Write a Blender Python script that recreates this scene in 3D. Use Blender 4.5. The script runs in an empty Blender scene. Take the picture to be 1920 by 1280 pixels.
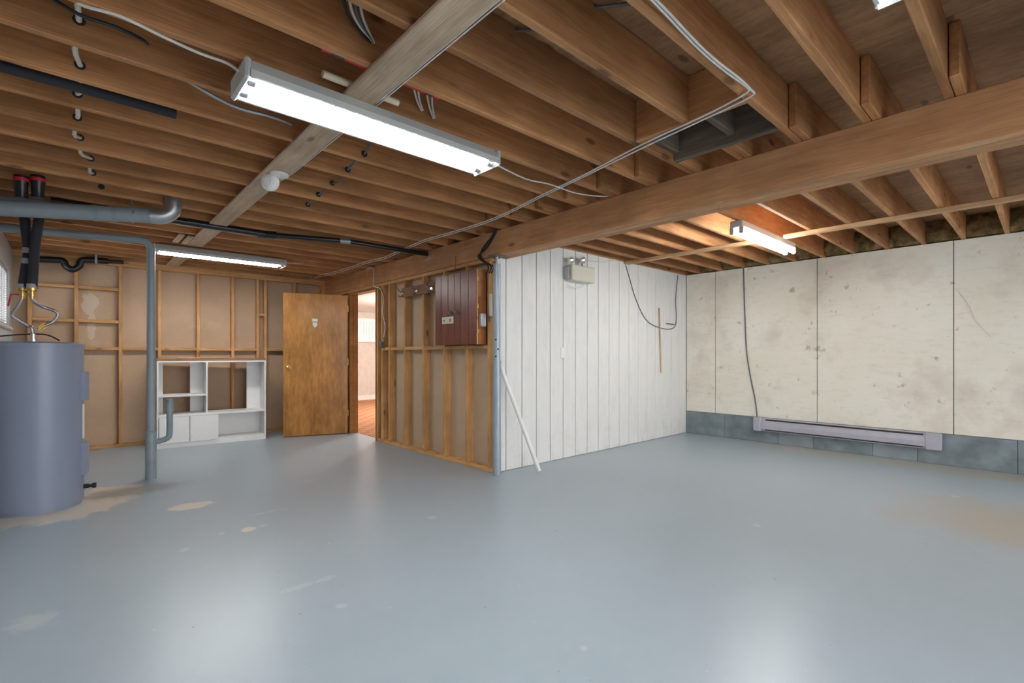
import bpy, bmesh, math, random
from mathutils import Vector, Matrix
random.seed(7)
sc = bpy.context.scene
# ---------------------------------------------------------------- camera / world / exposure
YAW, FPX, HPY, CH = math.radians(42.17), 910.7, 666.0, 1.15
cam_d = bpy.data.cameras.new('camera'); cam = bpy.data.objects.new('camera', cam_d)
sc.collection.objects.link(cam); sc.camera = cam
cam_d.sensor_width = 36.0; cam_d.lens = FPX / 1920 * 36.0; cam_d.shift_y = (HPY - 640) / 1920
cam_d.clip_start = 0.02; cam_d.clip_end = 100
cam.location = (0, 0, CH); cam.rotation_euler = (math.pi / 2, 0, -YAW)
w = bpy.data.worlds.new('world'); sc.world = w; w.use_nodes = True
w.node_tree.nodes['Background'].inputs[0].default_value = (.97, .98, 1, 1)
w.node_tree.nodes['Background'].inputs[1].default_value = 2.2
sc.view_settings.view_transform = 'Standard'; sc.view_settings.look = 'None'
sc.view_settings.gamma = 1; sc.view_settings.use_curve_mapping = False
sc.view_settings.exposure = 1.2
TUBE = 24.0          # emission strength of the fluorescent tubes

# pixel -> point on a known plane of the room (survey helper)
_f = (math.sin(YAW), math.cos(YAW)); _r = (math.cos(YAW), -math.sin(YAW))
def _ray(px, py):
    u = (px - 960) / FPX
    return _f[0] + u * _r[0], _f[1] + u * _r[1], (HPY - py) / FPX
def PZ(px, py, z):
    d = _ray(px, py); t = (z - CH) / d[2]; return Vector((d[0] * t, d[1] * t, z))
def PX(px, py, x):
    d = _ray(px, py); t = x / d[0]; return Vector((x, d[1] * t, CH + d[2] * t))
def PY(px, py, y):
    d = _ray(px, py); t = y / d[1]; return Vector((d[0] * t, y, CH + d[2] * t))

# ---------------------------------------------------------------- materials
def new_mat(name):
    m = bpy.data.materials.new(name); m.use_nodes = True
    nt = m.node_tree; b = nt.nodes['Principled BSDF']; return m, nt, b
def N(nt, t, **k):
    n = nt.nodes.new(t)
    for a, v in k.items(): setattr(n, a, v)
    return n
def lnk(nt, a, b): nt.links.new(a, b)
def ramp(nt, src, stops):
    r = N(nt, 'ShaderNodeValToRGB'); e = r.color_ramp.elements
    while len(e) < len(stops): e.new(.5)
    for i, (p, c) in enumerate(stops):
        e[i].position = p; e[i].color = (c, c, c, 1) if isinstance(c, (int, float)) else (*c, 1)
    lnk(nt, src, r.inputs[0]); return r
def mix(nt, f, a, b, mode='MIX'):
    n = N(nt, 'ShaderNodeMix', data_type='RGBA', blend_type=mode)
    for s, v in ((n.inputs[0], f), (n.inputs[6], a), (n.inputs[7], b)):
        if hasattr(v, 'is_linked') or hasattr(v, 'links'): lnk(nt, v, s)
        elif isinstance(v, (int, float)): s.default_value = v
        else: s.default_value = (*v, 1)
    return n.outputs[2]
def noise(nt, vec, scale, detail=4, rough=.55):
    n = N(nt, 'ShaderNodeTexNoise'); n.inputs['Scale'].default_value = scale
    n.inputs['Detail'].default_value = detail; n.inputs['Roughness'].default_value = rough
    if vec is not None: lnk(nt, vec, n.inputs['Vector'])
    return n.outputs['Fac']
def mapping(nt, vec, scale=(1, 1, 1), loc=(0, 0, 0)):
    n = N(nt, 'ShaderNodeMapping'); n.inputs['Scale'].default_value = scale; n.inputs['Location'].default_value = loc
    lnk(nt, vec, n.inputs['Vector']); return n.outputs[0]
def bump(nt, b, h, strength=.2, dist=.01):
    n = N(nt, 'ShaderNodeBump'); n.inputs['Strength'].default_value = strength; n.inputs['Distance'].default_value = dist
    lnk(nt, h, n.inputs['Height']); lnk(nt, n.outputs[0], b.inputs['Normal'])

def plain(name, col, rough=.5, metal=0, spec=.5, var=.06, scale=9):
    m, nt, b = new_mat(name)
    tc = N(nt, 'ShaderNodeTexCoord')
    n = noise(nt, tc.outputs['Object'], scale)
    r = ramp(nt, n, [(.3, tuple(c * (1 - var) for c in col)), (.7, tuple(min(1, c * (1 + var)) for c in col))])
    lnk(nt, r.outputs[0], b.inputs['Base Color'])
    b.inputs['Roughness'].default_value = rough; b.inputs['Metallic'].default_value = metal
    b.inputs['Specular IOR Level'].default_value = spec
    return m

def wood(name, light, dark, rough=.6, smear=False, knots=True, stretch=(1.3, 16, 16), spread=.25, red=.0):
    m, nt, b = new_mat(name)
    tc = N(nt, 'ShaderNodeTexCoord'); oi = N(nt, 'ShaderNodeObjectInfo')
    mul = N(nt, 'ShaderNodeMath', operation='MULTIPLY'); mul.inputs[1].default_value = 41.7
    lnk(nt, oi.outputs['Random'], mul.inputs[0])
    cx = N(nt, 'ShaderNodeCombineXYZ')
    for i in range(3): lnk(nt, mul.outputs[0], cx.inputs[i])
    ad = N(nt, 'ShaderNodeVectorMath', operation='ADD')
    lnk(nt, tc.outputs['Object'], ad.inputs[0]); lnk(nt, cx.outputs[0], ad.inputs[1])
    v = ad.outputs[0]
    g = noise(nt, mapping(nt, v, stretch), 1.6, 7, .62)
    fine = noise(nt, mapping(nt, v, (stretch[0] * 2, stretch[1] * 7, stretch[2] * 7)), 2.2, 3, .6)
    r = ramp(nt, g, [(.36, dark), (.64, light)])
    c = mix(nt, .38, r.outputs[0], ramp(nt, fine, [(.36, tuple(x * .62 for x in dark)), (.64, light)]).outputs[0])
    if knots:
        vo = N(nt, 'ShaderNodeTexVoronoi'); vo.inputs['Scale'].default_value = 1.0
        lnk(nt, mapping(nt, v, (2.3, 6, 6)), vo.inputs['Vector'])
        kr = ramp(nt, vo.outputs['Distance'], [(.075, 1.0), (.135, 0.0)])
        c = mix(nt, mix_f(nt, kr.outputs[0], .75), c, tuple(x * .30 for x in dark))
    blot = noise(nt, v, 2.3, 3)
    c = mix(nt, 1.0, c, ramp(nt, blot, [(.35, (.78, .76, .74)), (.65, (1.08, 1.07, 1.06))]).outputs[0], 'MULTIPLY')
    if smear:
        c = mix(nt, ramp(nt, noise(nt, mapping(nt, v, (1.2, 5, 5)), 1.6, 7, .7), [(.62, 0.0), (.72, .55)]).outputs[0], c, (.60, .58, .54))
    rb = N(nt, 'ShaderNodeMapRange'); rb.inputs[3].default_value = 1 - spread; rb.inputs[4].default_value = 1 + spread * .6
    lnk(nt, oi.outputs['Random'], rb.inputs[0])
    vm = N(nt, 'ShaderNodeVectorMath', operation='SCALE'); lnk(nt, c, vm.inputs[0]); lnk(nt, rb.outputs[0], vm.inputs['Scale'])
    lnk(nt, vm.outputs[0], b.inputs['Base Color'])
    b.inputs['Roughness'].default_value = rough; b.inputs['Specular IOR Level'].default_value = .3
    bump(nt, b, fine, .12, .004)
    return m
def mix_f(nt, src, k):
    n = N(nt, 'ShaderNodeMath', operation='MULTIPLY'); lnk(nt, src, n.inputs[0]); n.inputs[1].default_value = k
    return n.outputs[0]

M = {}
M['joist'] = wood('joist_wood', (.70, .355, .155), (.45, .20, .078))
M['beam'] = wood('beam_wood', (.70, .375, .18), (.50, .24, .105), spread=.05, smear=True)
M['stud'] = wood('stud_wood', (.78, .46, .21), (.58, .30, .115), spread=.15)
M['strap'] = wood('strap_wood', (.72, .47, .27), (.58, .35, .18), spread=.1)
M['board'] = wood('flat_board_wood', (.74, .58, .42), (.50, .36, .24), spread=.1, smear=True)
M['ply'] = wood('plywood', (.55, .325, .175), (.40, .215, .105), stretch=(9, 1.0, 9), spread=.14)
M['dirty'] = wood('smoke_darkened_wood', (.27, .205, .16), (.12, .09, .07), spread=.1)
M['door'] = wood('varnished_door_veneer', (.55, .265, .07), (.38, .165, .038), rough=.2, knots=False, stretch=(7, 7, .55), spread=0)
M['jamb'] = wood('varnished_jamb', (.44, .20, .065), (.33, .14, .04), rough=.35, knots=False, spread=.05)
M['redwood'] = wood('red_stained_wood', (.25, .085, .06), (.17, .05, .036), rough=.28, knots=False, stretch=(14, 14, 1.2), spread=.12)
M['orange'] = wood('orange_stained_wood', (.42, .15, .045), (.30, .10, .03), rough=.4, knots=False, stretch=(14, 14, 1.2), spread=0)
M['hookboard'] = wood('brown_board', (.33, .17, .09), (.24, .115, .06), spread=.05)
M['shelftop'] = wood('brown_shelf_top', (.40, .22, .11), (.29, .15, .07), spread=.05)
M['pvc'] = plain('grey_pvc', (.27, .325, .36), .38)
M['pvcdark'] = plain('weathered_grey_pvc', (.24, .30, .33), .4, var=.12)
M['abs'] = plain('black_abs', (.012, .013, .016), .3)
M['foam'] = plain('dark_foam_insulation', (.028, .028, .036), .8)
M['tape'] = plain('grey_tape', (.35, .36, .38), .5)
M['tank'] = plain('grey_blue_enamel', (.235, .275, .37), .30, var=.03, scale=2)
M['tankp'] = plain('tank_panel_enamel', (.25, .29, .40), .35, var=.02)
M['black'] = plain('black_rubber', (.012, .012, .013), .5)
M['chrome'] = plain('brushed_steel', (.62, .62, .63), .28, 1)
M['braid'] = plain('braided_steel', (.42, .43, .45), .38, .8, var=.25, scale=220)
M['brass'] = plain('brass', (.62, .43, .16), .3, 1)
M['galv'] = plain('galvanised_steel', (.45, .48, .50), .35, .8)
M['white'] = plain('white_melamine', (.80, .80, .79), .4, var=.02)
M['whitep'] = plain('white_plastic', (.82, .82, .80), .4, var=.02)
M['cable'] = plain('white_cable_sheath', (.74, .70, .62), .5)
M['wirew'] = plain('white_wire', (.83, .80, .78), .5)
M['greycable'] = plain('grey_cable_sheath', (.13, .13, .14), .5)
M['fixture'] = plain('grey_enamel_housing', (.56, .58, .57), .4, var=.02)
M['reflector'] = plain('white_reflector', (.9, .9, .9), .4, var=.01)
M['post'] = plain('blue_grey_painted_steel', (.33, .40, .46), .3, .2)
M['beige'] = plain('beige_plastic', (.66, .64, .53), .45, var=.02)
M['steelheater'] = plain('lilac_grey_enamel', (.47, .47, .54), .35, .1)
M['dark'] = plain('dark_slot', (.03, .03, .035), .7)
M['red'] = plain('red_paint', (.55, .02, .03), .5)
M['navy'] = plain('dark_blue_paint', (.03, .05, .08), .5)
M['yellow'] = plain('yellow_tag', (.80, .62, .10), .5)
M['orangetag'] = plain('orange_tag', (.85, .38, .02), .5)
M['insul'] = plain('fibreglass_insulation', (.23, .15, .06), .95, var=.6, scale=14)
M['dowel'] = plain('pale_dowel', (.75, .62, .44), .5)
M['ceilwhite'] = plain('white_ceiling_tile', (.78, .78, .76), .8)
M['roomwall'] = plain('pale_painted_wall', (.66, .60, .55), .8)

def emis(name, col, s):
    m, nt, b = new_mat(name)
    b.inputs['Base Color'].default_value = (*col, 1); b.inputs['Emission Color'].default_value = (*col, 1)
    b.inputs['Emission Strength'].default_value = s; return m
M['tube'] = emis('fluorescent_tube', (1.0, .99, .97), TUBE)
M['daylight'] = emis('daylit_window', (.90, .95, 1.0), 1.1)

def mat_drywall(name, base, stain, spot=None):
    m, nt, b = new_mat(name); tc = N(nt, 'ShaderNodeTexCoord'); v = tc.outputs['Object']
    n1 = noise(nt, v, 1.7, 5); n2 = noise(nt, v, 40, 3)
    c = ramp(nt, n1, [(.3, tuple(x * .86 for x in base)), (.65, base)]).outputs[0]
    c = mix(nt, ramp(nt, noise(nt, mapping(nt, v, (1, 1, 1), (3, 5, 1)), 2.6, 6, .65), [(.62, 0.0), (.72, .5)]).outputs[0], c, stain)
    c = mix(nt, .04, c, ramp(nt, n2, [(.3, (.2, .15, .1)), (.7, (.8, .7, .6))]).outputs[0])
    if spot:
        for (px, py, rx, rz) in spot:
            q = PY(px, py, 7.9)
            sb = N(nt, 'ShaderNodeVectorMath', operation='SUBTRACT'); lnk(nt, v, sb.inputs[0]); sb.inputs[1].default_value = q
            ml = N(nt, 'ShaderNodeVectorMath', operation='MULTIPLY'); lnk(nt, sb.outputs[0], ml.inputs[0]); ml.inputs[1].default_value = (1 / rx, 0, 1 / rz)
            le = N(nt, 'ShaderNodeVectorMath', operation='LENGTH'); lnk(nt, ml.outputs[0], le.inputs[0])
            ma = N(nt, 'ShaderNodeMath', operation='MULTIPLY_ADD'); lnk(nt, noise(nt, v, 9, 5, .6), ma.inputs[0]); ma.inputs[1].default_value = 1.0
            lnk(nt, le.outputs['Value'], ma.inputs[2])
            c = mix(nt, ramp(nt, ma.outputs[0], [(0.0, .75), (.97 - .03, .75), (.98, 0.0)]).outputs[0], c, (.66, .55, .44))
    lnk(nt, c, b.inputs['Base Color']); b.inputs['Roughness'].default_value = .85
    return m
M['drywall'] = mat_drywall('brown_paper_drywall', (.58, .425, .28), (.68, .57, .44))
M['drywall_back'] = mat_drywall('tan_paper_drywall', (.55, .385, .255), (.62, .48, .35), [(168, 568, .17, .30), (172, 610, .08, .32)])

def mat_floor():
    m, nt, b = new_mat('grey_painted_concrete'); tc = N(nt, 'ShaderNodeTexCoord'); v = tc.outputs['Object']
    n1 = noise(nt, v, .7, 5); n2 = noise(nt, v, 6, 5, .6); n3 = noise(nt, v, 60, 3)
    c = ramp(nt, n1, [(.3, (.345, .425, .485)), (.7, (.37, .45, .515))]).outputs[0]
    c = mix(nt, .25, c, ramp(nt, n2, [(.3, (.325, .40, .455)), (.7, (.39, .465, .52))]).outputs[0])
    # scuffs
    sv = mapping(nt, v, (2.0, 9, 1))
    c = mix(nt, ramp(nt, noise(nt, sv, 2.2, 8, .75), [(.64, 0.0), (.76, .3)]).outputs[0], c, (.53, .59, .62))
    c = mix(nt, ramp(nt, noise(nt, v, 34, 2), [(.735, 0.0), (.755, .6)]).outputs[0], c, (.60, .60, .58))
    c = mix(nt, ramp(nt, noise(nt, mapping(nt, v, (1, 1, 1), (9, 2, 0)), 27, 2), [(.755, 0.0), (.775, .7)]).outputs[0], c, (.10, .09, .08))
    def patch(c, ctr, rad, col, edge=.25, ns=5.0, amp=.6, k=1.0, sx=1, sy=1):
        mv = N(nt, 'ShaderNodeVectorMath', operation='SUBTRACT'); lnk(nt, v, mv.inputs[0]); mv.inputs[1].default_value = (*ctr, 0)
        sv_ = N(nt, 'ShaderNodeVectorMath', operation='MULTIPLY'); lnk(nt, mv.outputs[0], sv_.inputs[0]); sv_.inputs[1].default_value = (1 / (rad * sx), 1 / (rad * sy), 0)
        ln = N(nt, 'ShaderNodeVectorMath', operation='LENGTH'); lnk(nt, sv_.outputs[0], ln.inputs[0])
        nn = N(nt, 'ShaderNodeMath', operation='MULTIPLY_ADD'); lnk(nt, noise(nt, v, ns, 6, .65), nn.inputs[0]); nn.inputs[1].default_value = amp * 2; nn.inputs[2].default_value = -amp
        s = N(nt, 'ShaderNodeMath', operation='ADD'); lnk(nt, ln.outputs['Value'], s.inputs[0]); lnk(nt, nn.outputs[0], s.inputs[1])
        return mix(nt, ramp(nt, s.outputs[0], [(1 - edge, k), (1.0, 0.0)]).outputs[0], c, col)
    bare = (.66, .61, .54)
    h = PZ(60, 965, 0); c = patch(c, (h.x + .12, h.y + .12), .50, bare, .2, 7, .5)
    q = PZ(200, 925, 0); c = patch(c, (q.x, q.y), .30, bare, .2, 8, .6)
    q = PZ(358, 948, 0); c = patch(c, (q.x, q.y), .13, bare, .2, 12, .5, sx=1.2, sy=.8)
    q = PZ(466, 992, 0); c = patch(c, (q.x, q.y), .05, bare, .2, 14, .5)
    q = PZ(250, 920, 0); c = patch(c, (q.x, q.y), .22, (.20, .23, .22), .5, 9, .6, .7, sx=2)
    for (px, py, rr_) in ((810, 970, .05), (495, 985, .035), (415, 1000, .03), (345, 1030, .04), (640, 1136, .03), (60, 1165, .10), (1095, 1215, .02), (1420, 985, .03), (1790, 930, .04)):
        q = PZ(px, py, 0); c = patch(c, (q.x, q.y), rr_, (.60, .62, .62), .5, 26, .9, .45)
    for (px, py, a_, b2) in ((560, 1100, .10, .03), (500, 960, .20, .02), (610, 1085, .06, .03), (580, 900, .16, .015)):
        q = PZ(px, py, 0); c = patch(c, (q.x, q.y), 1.0, (.56, .60, .63), .5, 45, 1.2, .4, sx=a_, sy=b2)
    br = (.40, .35, .27)
    q = PZ(1900, 985, 0); c = patch(c, (q.x, q.y), .85, br, .8, 3, .7, .8)
    q = PZ(1860, 890, 0); c = patch(c, (q.x, q.y), .75, br, .8, 3, .8, .7, sx=.5, sy=1.6)
    q = PZ(1560, 850, 0); c = patch(c, (q.x, q.y), .9, (.46, .43, .36), .9, 3, .8, .8, sx=.45, sy=1.5)
    lnk(nt, c, b.inputs['Base Color'])
    rr = ramp(nt, n2, [(.3, .30), (.7, .34)]); lnk(nt, rr.outputs[0], b.inputs['Roughness'])
    b.inputs['Specular IOR Level'].default_value = .5
    bump(nt, b, noise(nt, v, 3, 4), .05, .015)
    return m
M['floor'] = mat_floor()

def mat_planks():
    m, nt, b = new_mat('whitewashed_plank_paint'); tc = N(nt, 'ShaderNodeTexCoord'); oi = N(nt, 'ShaderNodeObjectInfo')
    v = tc.outputs['Object']
    g = noise(nt, mapping(nt, v, (9, 9, 1.6)), 2.4, 8, .72)
    c = ramp(nt, g, [(.28, (.70, .705, .68)), (.5, (.77, .775, .755)), (.8, (.82, .82, .80))]).outputs[0]
    c = mix(nt, ramp(nt, noise(nt, v, 11, 4, .7), [(.70, 0.0), (.76, .55)]).outputs[0], c, (.45, .42, .36))
    # damp stains just above the floor
    sx = N(nt, 'ShaderNodeSeparateXYZ'); geo = N(nt, 'ShaderNodeNewGeometry'); lnk(nt, geo.outputs['Position'], sx.inputs[0])
    low = ramp(nt, sx.outputs['Z'], [(0.0, 1.0), (.42, 0.0)])
    st = ramp(nt, noise(nt, v, 5, 6, .7), [(.55, 0.0), (.72, .6)])
    mm = N(nt, 'ShaderNodeMath', operation='MULTIPLY'); lnk(nt, low.outputs[0], mm.inputs[0]); lnk(nt, st.outputs[0], mm.inputs[1])
    c = mix(nt, mm.outputs[0], c, (.50, .41, .27))
    lnk(nt, c, b.inputs['Base Color']); b.inputs['Roughness'].default_value = .45
    bump(nt, b, g, .25, .004); return m
M['planks'] = mat_planks()

def mat_rightwall():
    m, nt, b = new_mat('stained_offwhite_paint'); tc = N(nt, 'ShaderNodeTexCoord'); v = tc.outputs['Object']
    c = ramp(nt, noise(nt, v, 1.3, 5), [(.3, (.83, .785, .655)), (.7, (.90, .875, .785))]).outputs[0]
    c = mix(nt, ramp(nt, noise(nt, mapping(nt, v, (1, 2.2, 7)), 3.2, 7, .7), [(.52, 0.0), (.78, .32)]).outputs[0], c, (.48, .43, .34))
    c = mix(nt, ramp(nt, noise(nt, mapping(nt, v, (1, 1, 1), (4, 1, 7)), 1.5, 6, .6), [(.50, 0.0), (.72, .55)]).outputs[0], c, (.52, .40, .33))
    c = mix(nt, ramp(nt, noise(nt, mapping(nt, v, (1, 1, 1), (2, 9, 3)), 7, 5, .7), [(.63, 0.0), (.70, .75)]).outputs[0], c, (.40, .33, .25))
    c = mix(nt, ramp(nt, noise(nt, mapping(nt, v, (1, 2, 12), (1, 3, 3)), 9, 4, .7), [(.66, 0.0), (.72, .5)]).outputs[0], c, (.33, .28, .22))
    lnk(nt, c, b.inputs['Base Color']); b.inputs['Roughness'].default_value = .6
    return m
M['rightwall'] = mat_rightwall()
M['concrete'] = plain('blue_grey_concrete', (.20, .245, .265), .7, var=.3, scale=5)
M['concrete2'] = plain('pale_patched_concrete', (.27, .31, .33), .7, var=.15, scale=5)
M['leftwall'] = plain('grey_white_painted_wall', (.55, .56, .56), .7, var=.06, scale=3)
def mat_carpet():
    m, nt, b = new_mat('rust_patterned_carpet'); tc = N(nt, 'ShaderNodeTexCoord'); v = tc.outputs['Object']
    ck = N(nt, 'ShaderNodeTexChecker'); ck.inputs['Scale'].default_value = 7; lnk(nt, v, ck.inputs[0])
    ck.inputs[1].default_value = (.36, .13, .05, 1); ck.inputs[2].default_value = (.47, .24, .12, 1)
    c = mix(nt, .4, ck.outputs[0], ramp(nt, noise(nt, v, 30, 3), [(.3, (.25, .09, .04)), (.7, (.55, .30, .16))]).outputs[0])
    lnk(nt, c, b.inputs['Base Color']); b.inputs['Roughness'].default_value = .95; return m
M['carpet'] = mat_carpet()

# ---------------------------------------------------------------- geometry helpers
class MB:
    def __init__(s): s.v = []; s.f = []; s.smooth = []
    def add(s, vs, fs, sm=False):
        o = len(s.v); s.v += [Vector(p) for p in vs]; s.f += [tuple(i + o for i in f) for f in fs]; s.smooth += [sm] * len(fs); return s
    def box(s, x0, x1, y0, y1, z0, z1):
        vs = [(x, y, z) for x in (x0, x1) for y in (y0, y1) for z in (z0, z1)]
        return s.add(vs, [(0, 1, 3, 2), (4, 6, 7, 5), (0, 4, 5, 1), (2, 3, 7, 6), (0, 2, 6, 4), (1, 5, 7, 3)])
    def bbox(s, x0, x1, y0, y1, z0, z1, bev=.004):
        bm = bmesh.new(); bmesh.ops.create_cube(bm, size=1)
        for v in bm.verts: v.co = Vector(((x0 + x1) / 2 + v.co.x * (x1 - x0), (y0 + y1) / 2 + v.co.y * (y1 - y0), (z0 + z1) / 2 + v.co.z * (z1 - z0)))
        bmesh.ops.bevel(bm, geom=bm.edges[:], offset=min(bev, .45 * min(abs(x1 - x0), abs(y1 - y0), abs(z1 - z0))), segments=1, affect='EDGES')
        bm.normal_update(); bm.verts.index_update()
        s.add([v.co.copy() for v in bm.verts], [tuple(v.index for v in f.verts) for f in bm.faces]); bm.free(); return s
    def tube(s, pts, r, n=10, caps=True, smooth_path=0):
        pts = [Vector(p) for p in pts]
        if smooth_path:
            out = []
            for i in range(len(pts) - 1):
                p0 = pts[max(i - 1, 0)]; p1 = pts[i]; p2 = pts[i + 1]; p3 = pts[min(i + 2, len(pts) - 1)]
                for k in range(smooth_path):
                    t = k / smooth_path
                    out.append(.5 * ((2 * p1) + (p2 - p0) * t + (2 * p0 - 5 * p1 + 4 * p2 - p3) * t * t + (3 * p1 - p0 - 3 * p2 + p3) * t ** 3))
            pts = out + [pts[-1]]
        rs = r if isinstance(r, (list, tuple)) else [r] * len(pts)
        vs = []; up = None
        for i, p in enumerate(pts):
            d = (pts[min(i + 1, len(pts) - 1)] - pts[max(i - 1, 0)])
            d = d.normalized() if d.length > 1e-9 else Vector((0, 0, 1))
            if up is None: up = Vector((0, 0, 1)) if abs(d.z) < .9 else Vector((1, 0, 0))
            a = d.cross(up)
            if a.length < 1e-6: a = d.cross(Vector((0, 1, 0)))
            a.normalize(); up = a.cross(d).normalized()
            for k in range(n):
                t = 2 * math.pi * k / n; vs.append(p + (a * math.cos(t) + up * math.sin(t)) * rs[i])
        fs = [(i * n + k, (i + 1) * n + k, (i + 1) * n + (k + 1) % n, i * n + (k + 1) % n) for i in range(len(pts) - 1) for k in range(n)]
        s.add(vs, fs, True)
        if caps:
            o = len(s.v) - len(vs)
            s.f += [tuple(o + k for k in range(n)), tuple(o + (len(pts) - 1) * n + k for k in reversed(range(n)))]; s.smooth += [False, False]
        return s
    def lathe(s, ctr, axis, prof, n=24):      # prof: (distance along axis, radius)
        a = Vector(axis).normalized(); c = Vector(ctr)
        pts = []; rs = []
        u = a.orthogonal().normalized(); w_ = a.cross(u)
        vs = [c + a * h + (u * math.cos(2 * math.pi * k / n) + w_ * math.sin(2 * math.pi * k / n)) * r for h, r in prof for k in range(n)]
        fs = [(i * n + k, i * n + (k + 1) % n, (i + 1) * n + (k + 1) % n, (i + 1) * n + k) for i in range(len(prof) - 1) for k in range(n)]
        o = len(s.v); s.add(vs, fs, True)
        s.f += [tuple(o + k for k in reversed(range(n))), tuple(o + (len(prof) - 1) * n + k for k in range(n))]; s.smooth += [False, False]
        return s
    def build(s, name, mat, parent=None, origin=None):
        me = bpy.data.meshes.new(name)
        o = Vector(origin) if origin is not None else Vector((0, 0, 0))
        me.from_pydata([v - o for v in s.v], [], s.f); me.polygons.foreach_set('use_smooth', s.smooth)
        bm = bmesh.new(); bm.from_mesh(me); bmesh.ops.recalc_face_normals(bm, faces=bm.faces); bm.to_mesh(me); bm.free()
        if any(s.smooth):
            me.set_sharp_from_angle(angle=math.radians(50))
        ob = bpy.data.objects.new(name, me); me.materials.append(M[mat]); sc.collection.objects.link(ob)
        if parent is None: ob.location = o
        else:
            ob.parent = parent; ob.location = (0, 0, 0) if origin is None else o
            if origin is None:   # vertices were given in world space: bring them into the parent's frame
                inv = parent.matrix_basis.inverted() if parent.parent is None else (parent.parent.matrix_basis @ parent.matrix_basis).inverted()
                me.transform(inv)
        return ob
def tag(o, label=None, cat=None, group=None, kind=None):
    for k, v in (('label', label), ('category', cat), ('group', group), ('kind', kind)):
        if v: o[k] = v
    return o
def empty(name, loc, rz=0, **k):
    o = bpy.data.objects.new(name, None); sc.collection.objects.link(o); o.empty_display_size = .1
    o.matrix_basis = Matrix.Translation(Vector(loc)) @ Matrix.Rotation(rz, 4, 'Z'); return tag(o, **k)
def B(name, mat, parent, *box, bev=0):
    m = MB(); (m.bbox(*box, bev=bev) if bev else m.box(*box)); return m.build(name, mat, parent)
_lum = {}
def lumber(name, p0, p1, wdt, hgt, mat, parent, up=(0, 0, 1), bev=.004):
    """a sawn board whose local X runs along its length; meshes are shared between boards of one size"""
    p0 = Vector(p0); p1 = Vector(p1); d = p1 - p0; L = d.length; d.normalize(); up = Vector(up)
    side = up.cross(d).normalized(); up = d.cross(side)
    key = (round(L, 4), wdt, hgt, mat)
    if key not in _lum:
        m = MB().bbox(-L / 2, L / 2, -wdt / 2, wdt / 2, -hgt / 2, hgt / 2, bev=bev)
        me = bpy.data.meshes.new(name); me.from_pydata(m.v, [], m.f); me.materials.append(M[mat]); _lum[key] = me
    o = bpy.data.objects.new(name, _lum[key]); sc.collection.objects.link(o)
    R = Matrix((d, side, up)).transposed().to_4x4()
    mw = Matrix.Translation((p0 + p1) / 2) @ R
    if parent is not None:
        o.parent = parent; mw = parent.matrix_basis.inverted() @ mw
    o.matrix_basis = mw
    return o

# ---------------------------------------------------------------- the shell
J = 2.345                 # underside of the joists
XS, YP, XR, YB, XL = 3.04, 3.63, 6.80, 7.815, -0.50   # stud wall, panelled wall, right wall, back wall, left wall
YN = -3.0                 # the room goes on behind the photographer
fl = MB().box(XL - .1, XR + .2, YN, YB + .1, -.1, 0).build('floor', 'floor'); tag(fl, kind='structure', label='grey-blue painted concrete floor with bare worn patches')
# ceiling: plywood sheets on joists
ceil = empty('ceiling', (0, 0, 0), kind='structure', label='open joist ceiling with plywood subfloor above')
xb = [-.6, .6, 1.3, 2.385, 2.75, 3.1, 4.3, 5.5, 6.95]; yb = [YN, -.9, .945, 1.56, 3.4, 5.6, 7.95]
ZS = J + .237
for i in range(len(xb) - 1):
    for j in range(len(yb) - 1):
        if i == 3 and j == 2: continue
        B('plywood_sheet', 'ply', ceil, xb[i] + .0015, xb[i + 1] - .0015, yb[j] + .0015, yb[j + 1] - .0015, ZS, ZS + .018)
KL, STEP = .31, .3155
HD1, HD2 = 2.36, 2.77
k = -10
while KL + STEP * k < YB - .05:
    y = KL + STEP * k
    if k == 3:
        lumber('joist', (XL - .1, y, J + .118), (HD1 - .02, y, J + .118), .038, .235, 'joist', ceil)
        lumber('joist', (HD2 + .02, y, J + .118), (3.27, y, J + .118), .038, .235, 'joist', ceil)
    else:
        lumber('joist', (XL - .1, y, J + .118), (3.27, y, J + .118), .038, .235, 'joist', ceil)
    yr = y - .041
    if yr < YP - .03:
        lumber('joist', (2.80, yr, J + .118), (XR + .1, yr, J + .118), .038, .235, 'joist', ceil)
    k += 1
lumber('joist', (XL - .1, YB + .02, J + .118), (3.27, YB + .02, J + .118), .038, .235, 'joist', ceil)
# framed chimney opening
y2, y4 = KL + 2 * STEP + .019, KL + 4 * STEP - .019
lumber('header', (HD1, y2, J + .118), (HD1, y4, J + .118), .038, .235, 'joist', ceil)
lumber('header', (HD2, y2, J + .118), (HD2, y4, J + .118), .038, .235, 'dirty', ceil)
lumber('blocking', (HD1 + .02, (y2 + y4) / 2 - .06, J + .14), (HD2 - .02, (y2 + y4) / 2 - .06, J + .14), .038, .19, 'dirty', ceil)
lumber('blocking', (HD1 + .02, y4 - .02, J + .14), (HD2 - .02, y4 - .02, J + .14), .038, .19, 'dirty', ceil)
lumber('blocking', (HD1 + .02, y2 + .02, J + .14), (HD2 - .02, y2 + .02, J + .14), .038, .19, 'dirty', ceil)
ch = MB(); ch.box(HD1, HD2, y2 - .03, y2, ZS, ZS + .6); ch.box(HD1, HD2, y4, y4 + .03, ZS, ZS + .6); ch.box(HD1, HD1 + .03, y2, y4, ZS, ZS + .6); ch.box(HD2 - .03, HD2, y2, y4, ZS, ZS + .6); ch.box(HD1, HD2, y2, y4, ZS + .6, ZS + .63)
ch.build('chase_lining', 'dirty', ceil)
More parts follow.
